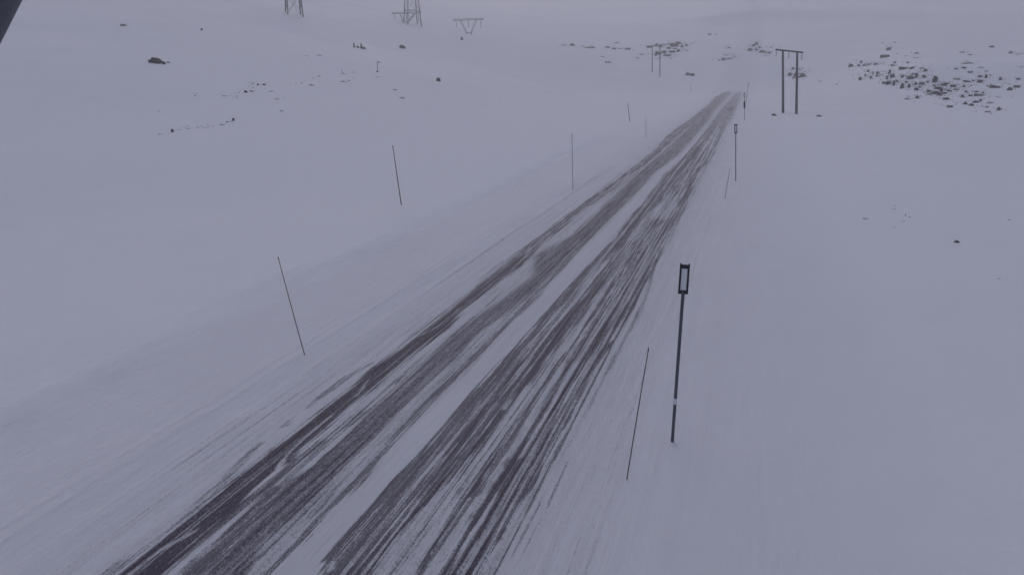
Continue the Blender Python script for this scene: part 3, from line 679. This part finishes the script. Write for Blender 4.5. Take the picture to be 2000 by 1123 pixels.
ONE = [
 (303,118,20,13,1,'large black rock, darkest on the left hillside, left half of the pair'),
 (320,123,12,7,.95,'low black rock touching the right side of the large black rock on the left hillside'),
 (329,122,7,3,.6,'small tail rock at the right end of the black outcrop on the left hillside'),
 (241,49,9,4,.5,'faint grey rock high on the left hillside near the photo edge'),
 (249,49,6,3,.4,'tiny pale rock right beside the faint grey rock high on the left'),
 (394,58,6,4,.75,'lone small dark speck of rock high up between the black outcrop and the pylons'),
 (692,89,3,11,.9,'narrow upright dark rock, left of the trio below the pylons'),
 (699,92,6,4,.8,'low dark rock in the middle of the trio below the pylons'),
 (706,90,7,13,1,'tall pointed black rock, largest of the trio below the pylons'),
 (711,94,5,6,.85,'small dark rock leaning on the right of the tall pointed rock'),
 (786,92,13,6,.95,'flat sloping dark rock below the middle lattice pylon'),
 (902,76,5,7,.95,'small upright dark rock below the V headed pylon'),
 (737,140,6,3,.75,'small dark rock at the foot of the marker stake'),
 (856,156,8,7,.95,'lone black rock on the open slope below the V headed pylon'),
 (771,174,9,6,.4,'snow covered grey rock, upper one of two below the marker stake'),
 (785,189,10,8,.45,'snow covered grey rock, lower one of two below the marker stake'),
 (550,215,10,7,.35,'lone snow buried rock on the open left slope'),
 (337,255,7,8,.65,'darkest rock at the left end of the low rock line on the left slope'),
 (310,215,4,8,.4,'thin upright faint stone above the low rock line on the left slope'),
 (1386,67,10,4,.6,'lone dark rock high on the ridge above the road end'),
 (1187,121,13,4,.55,'flat grey rock below the long rock line on the ridge'),
 (1343,145,7,5,.5,'left one of two small rocks low on the slope above the road end'),
 (1353,146,9,6,.5,'right one of two small rocks low on the slope above the road end'),
 (1512,224,9,6,.5,'small snow dusted rock left of the foot of the near H frame'),
 (1599,226,10,5,.55,'small snow dusted rock right of the foot of the near H frame'),
 (1868,471,10,6,.5,'lone grey stone in the open snow on the right'),
 (1951,543,6,4,.4,'tiny stone low in the open snow near the right edge'),
 (1972,428,6,4,.35,'tiny faint stone above the lone grey stone near the right edge'),
 (1765,133,20,6,1,'long flat black rock in the upper middle of the boulder field'),
 (1727,110,14,6,.95,'dark slanted rock alone above the boulder field'),
 (1826,154,10,15,.95,'tall dark upright boulder in the middle of the boulder field'),
 (1761,168,9,13,1,'black pointed boulder at the lower front of the boulder field'),
 (1937,91,11,5,.7,'lone dark rock above the right part of the boulder field'),
 (1661,128,8,8,.65,'outermost rock at the left tip of the boulder field'),
]
for r in ONE: rock(*r)
GROUPS = [
 ('small snow dusted rock in the scattered patch on the left slope', 'scattered rocks on the left slope',
  [(504,165,6,5,.6),(516,165,5,4,.6),(494,163,5,3,.4),(480,179,5,5,.5),(492,178,7,3,.5),(438,186,5,6,.4),(526,178,7,3,.3),(541,192,9,5,.3),(462,187,6,3,.3),(381,186,5,6,.3),(608,165,10,5,.4),(622,148,8,4,.35),(622,107,7,5,.4),(600,109,6,3,.2),(578,163,4,3,.3),(670,143,9,3,.4),(690,142,9,3,.3),(668,158,9,4,.4),(680,156,6,5,.35),(734,150,12,3,.35)]),
 ('low snow covered rock in the line along the left slope', 'line of low rocks on the left slope',
  [(366,250,7,4,.4),(352,253,6,3,.3),(385,249,7,3,.3),(400,248,11,3,.4),(414,246,7,3,.35),(430,243,9,3,.45),(444,237,5,5,.45),(456,234,5,6,.5),(313,261,9,3,.3)]),
 ('thin dark outcrop in the long rock line left of the far H frame', 'rock line on the ridge',
  [(1098,87,14,3,.3),(1118,88,16,4,.5),(1137,90,8,3,.35),(1150,92,18,4,.5),(1186,92,13,4,.5),(1198,95,9,3,.5),(1210,94,9,4,.45),(1226,95,15,5,.65),(1202,83,12,3,.3),(1176,110,10,3,.3),(1252,105,10,5,.35),(1245,112,12,4,.3)]),
 ('dark rock in the cluster around the far H frame', 'rock cluster around the far H frame',
  [(1268,91,15,5,.75),(1282,88,5,8,.95),(1291,91,10,4,.8),(1324,84,17,6,1),(1316,89,13,5,.95),(1306,94,10,4,.9),(1318,95,9,3,.7),(1286,104,13,6,.8),(1296,102,9,5,.75),(1312,101,11,4,.8),(1325,99,6,6,.7),(1304,107,13,5,.6),(1281,107,7,6,.6),(1332,91,6,5,.55),(1341,88,6,5,.5),(1340,99,10,3,.45),(1352,84,9,4,.4),(1287,114,7,5,.4),(1310,113,8,3,.35)]),
 ('pale snow covered rock between the rock cluster and the road end', 'pale rocks above the road end',
  [(1404,117,6,4,.45),(1413,116,8,4,.6),(1425,114,9,3,.55),(1420,107,9,3,.45),(1424,93,10,4,.45),(1436,109,5,5,.35),(1399,66,5,4,.3)]),
 ('dark rock in the small cluster left of the near H frame crossarm', 'rocks left of the near H frame crossarm',
  [(1464,97,9,6,.7),(1478,85,8,6,.8),(1472,89,6,4,.6),(1478,97,9,4,.75),(1490,101,15,5,.9),(1484,93,6,3,.6),(1502,103,7,4,.6),(1506,92,11,4,.45),(1494,108,8,4,.4)]),
 ('rock in the small round cluster behind the near H frame poles', 'rocks behind the near H frame',
  [(1542,145,7,8,.85),(1555,146,7,8,.85),(1567,147,10,9,.9),(1549,134,6,5,.5),(1562,135,6,4,.45),(1561,151,6,4,.6),(1550,152,6,3,.5),(1572,140,7,3,.45)]),
 ('faint stone barely showing in the open snow on the right', 'faint stones in the right snow',
  [(1690,425,9,6,.35),(1777,422,7,6,.35),(1748,407,8,4,.25),(1746,443,7,4,.3),(1603,158,7,3,.35),(1636,164,9,3,.4),(1765,430,6,4,.2)]),
 ('small rock in the sparse upper rows of the boulder field', 'upper rocks of the boulder field',
  [(1736,96,9,6,.5),(1732,89,7,4,.4),(1748,82,6,4,.4),(1723,83,5,4,.4),(1742,92,5,3,.4),(1791,104,9,3,.5),(1752,105,7,3,.4),(1770,108,7,4,.3),(1790,112,12,3,.35),(1880,102,11,3,.7),(1974,103,9,5,.6),(1986,105,8,5,.45),(1895,106,12,4,.45),(1889,123,20,3,.65),(1883,132,10,4,.55),(1867,133,7,6,.45),(1895,141,10,3,.6),(1915,131,9,4,.4),(1926,138,8,5,.35),(1682,121,7,4,.7),(1748,122,7,4,.7),(1773,122,6,4,.6),(1790,121,7,3,.4)]),
 ('dark boulder with snow on top in the dense middle of the boulder field', 'dense boulders of the boulder field',
  [(1678,128,7,5,.6),(1690,127,9,4,.7),(1698,126,7,3,.5),(1710,125,7,5,.6),(1722,124,5,3,.4),(1696,139,5,4,.5),(1705,143,6,4,.7),(1715,143,7,5,.7),(1691,148,6,4,.5),(1701,152,8,5,.7),(1712,148,6,5,.6),(1680,154,9,8,.8),(1743,128,7,4,.7),(1781,133,7,4,.8),(1800,133,7,3,.6),(1807,137,6,7,.7),(1737,141,7,9,.7),(1744,148,8,8,.7),(1732,152,4,9,.8),(1763,149,7,6,.8),(1779,151,10,8,.8),(1789,148,6,9,.6),(1786,144,10,3,.6),(1805,149,7,8,.7),(1735,162,7,7,.85),(1745,163,7,11,.95),(1726,162,6,5,.5),(1752,158,5,5,.6),(1775,168,5,9,.9),(1789,163,7,7,.95),(1801,163,10,4,.85),(1789,174,8,7,.95),(1796,170,7,4,.8),(1814,178,7,5,.8),(1833,172,13,5,.95),(1843,166,9,4,.8),(1849,163,13,3,.8),(1862,168,13,5,.95),(1854,177,9,3,.95),(1868,175,11,3,.7),(1828,181,15,6,1),(1816,184,15,3,.9),(1836,185,13,5,.95),(1843,182,9,3,.9),(1838,177,6,5,.8),(1824,167,6,5,.7),(1812,160,6,5,.5),(1770,160,6,5,.6)]),
 ('snow dusted rock in the wide lower right part of the boulder field', 'right rocks of the boulder field',
  [(1870,154,12,3,.6),(1883,169,8,4,1),(1889,159,12,3,.75),(1901,158,8,3,.6),(1914,159,11,6,.95),(1914,149,7,5,.6),(1925,150,7,7,.7),(1934,146,6,4,.4),(1954,154,8,7,.7),(1938,169,13,7,.95),(1948,170,10,4,.85),(1929,168,8,3,.75),(1985,169,9,6,.9),(1972,174,9,6,.7),(1989,154,9,4,.5),(1970,163,7,4,.4),(1887,179,8,4,.85),(1897,167,5,3,.6),(1880,188,9,6,.9),(1895,187,11,3,.9),(1906,185,8,7,.95),(1915,186,10,3,.9),(1907,179,8,3,.8),(1885,202,11,6,.8),(1906,199,10,4,.9),(1897,205,15,5,.75),(1915,196,7,4,.75),(1929,218,9,4,.6),(1950,213,9,7,.5),(1928,209,9,4,.5),(1932,201,9,3,.6),(1951,189,14,3,.4),(1920,181,8,3,.5),(1847,193,9,5,.75),(1854,208,10,5,.6),(1791,190,8,6,.7),(1772,193,11,4,.5),(1842,205,6,4,.4),(1995,104,6,4,.4),(1996,130,7,3,.3)]),
]
for label, group, L_ in GROUPS:
    for p in L_: rock(*p, label, group)

# dry heather and gravel showing through the thin snow round the rocks: too fine to count
def scrub():
    src = []
    for label, group, L_ in GROUPS:
        dens = 26 if 'dense' in label or 'cluster' in label else (11 if 'right part' in label else 5)
        for p in L_: src += [(p[0], p[1], p[2], p[4])] * max(1, int(dens * p[4]))
    m = MB()
    for (px, py, w, q) in src:
        x = px + rnd.gauss(0, 5 + w * .45); y = py + rnd.gauss(0, 2.6)
        b = at(x, y); k = depth(b) / F
        if k > .45: continue
        for _ in range(3):
            c = b + Vector((rnd.gauss(0, k * 1.6), rnd.gauss(0, k * 3), 0)); c.z = float(height(c.x, c.y)) - .02
            h = rnd.uniform(.05, .24) * (k / .15) ** .5; a = rnd.uniform(0, 6.28); rr = rnd.uniform(.05, .16) * (k / .15) ** .6
            vs = [c + Vector((math.cos(a + t) * rr, math.sin(a + t) * rr, 0)) for t in (0, 2.1, 4.2)] + [c + Vector((rnd.gauss(0, .08), rnd.gauss(0, .08), h))]
            m.add(vs, [(0, 1, 3), (1, 2, 3), (2, 0, 3)])
    o = m.build('heather', M['scrub']); tag(o, kind='stuff'); o['label'] = 'sparse dark heather tufts and gravel showing through snow among the rocks'
scrub()

# lump of snow between the stake and the nearest reflector post
b = at(1269, 845)
me = bpy.data.meshes.new('snow_lump'); RB[2].to_mesh(me); me.materials.append(M['rock_snowy'])
o = bpy.data.objects.new('snow_lump', me); col.objects.link(o); o.location = b + Vector((0, 0, -.01)); o.scale = (.055, .04, .035)
tag(o, 'small lump of dirty snow between the leaning stake and the nearest reflector post', 'snow lump')

# ------------------------------------------------------------------ the mast that carries the camera, with a bar standing in for the camera housing hood in the view corner
def cp(px, py, d): return Vector(CAM + ray(px, py) * d)
a = cp(-39, -2, 1.0); dirv = (cp(111, -280, 1.12) - cp(-189, 276, .90)); dirv.normalize()
lo_end = a - dirv * .75; hi_end = a + dirv * .9
base = Vector((lo_end.x, lo_end.y, float(height(lo_end.x, lo_end.y))))
root = empty('camera_mast', base); tag(root, 'dark bar standing in for the camera housing hood, top left corner of the view', 'mast')
MB().tube((0, 0, -.5), (0, 0, lo_end.z - base.z + 2.2), .07, .07, 16).build('pole', M['mast'], root, True)
MB().tube(lo_end - base, hi_end - base, .042, .042, 20).build('hood_bar', M['mast'], root, True)
MB().tube(Vector((0, 0, lo_end.z - base.z - .08)), Vector((0, 0, lo_end.z - base.z + .08)), .085, .085, 16).build('clamp', M['mast'], root, True)

# ------------------------------------------------------------------ blowing-snow haze
hm = bpy.data.materials.new('haze'); hm.use_nodes = True; hn = hm.node_tree; hn.nodes.clear()
vo = hn.nodes.new('ShaderNodeVolumePrincipled'); ho = hn.nodes.new('ShaderNodeOutputMaterial')
vo.inputs['Color'].default_value = (.95, .965, 1.0, 1); vo.inputs['Density'].default_value = .0013; vo.inputs['Anisotropy'].default_value = .45
hn.links.new(vo.outputs[0], ho.inputs['Volume'])
ZMAX = float(max(v.co.z for v in bpy.data.objects['snow_field'].data.vertices)) + 8
ZMIN = float(min(v.co.z for v in bpy.data.objects['snow_field'].data.vertices)) - 1.2
tag(MB().box((0, 0, (ZMAX + ZMIN) / 2), (5700, 5700, ZMAX - ZMIN)).build('haze', hm), kind='stuff')
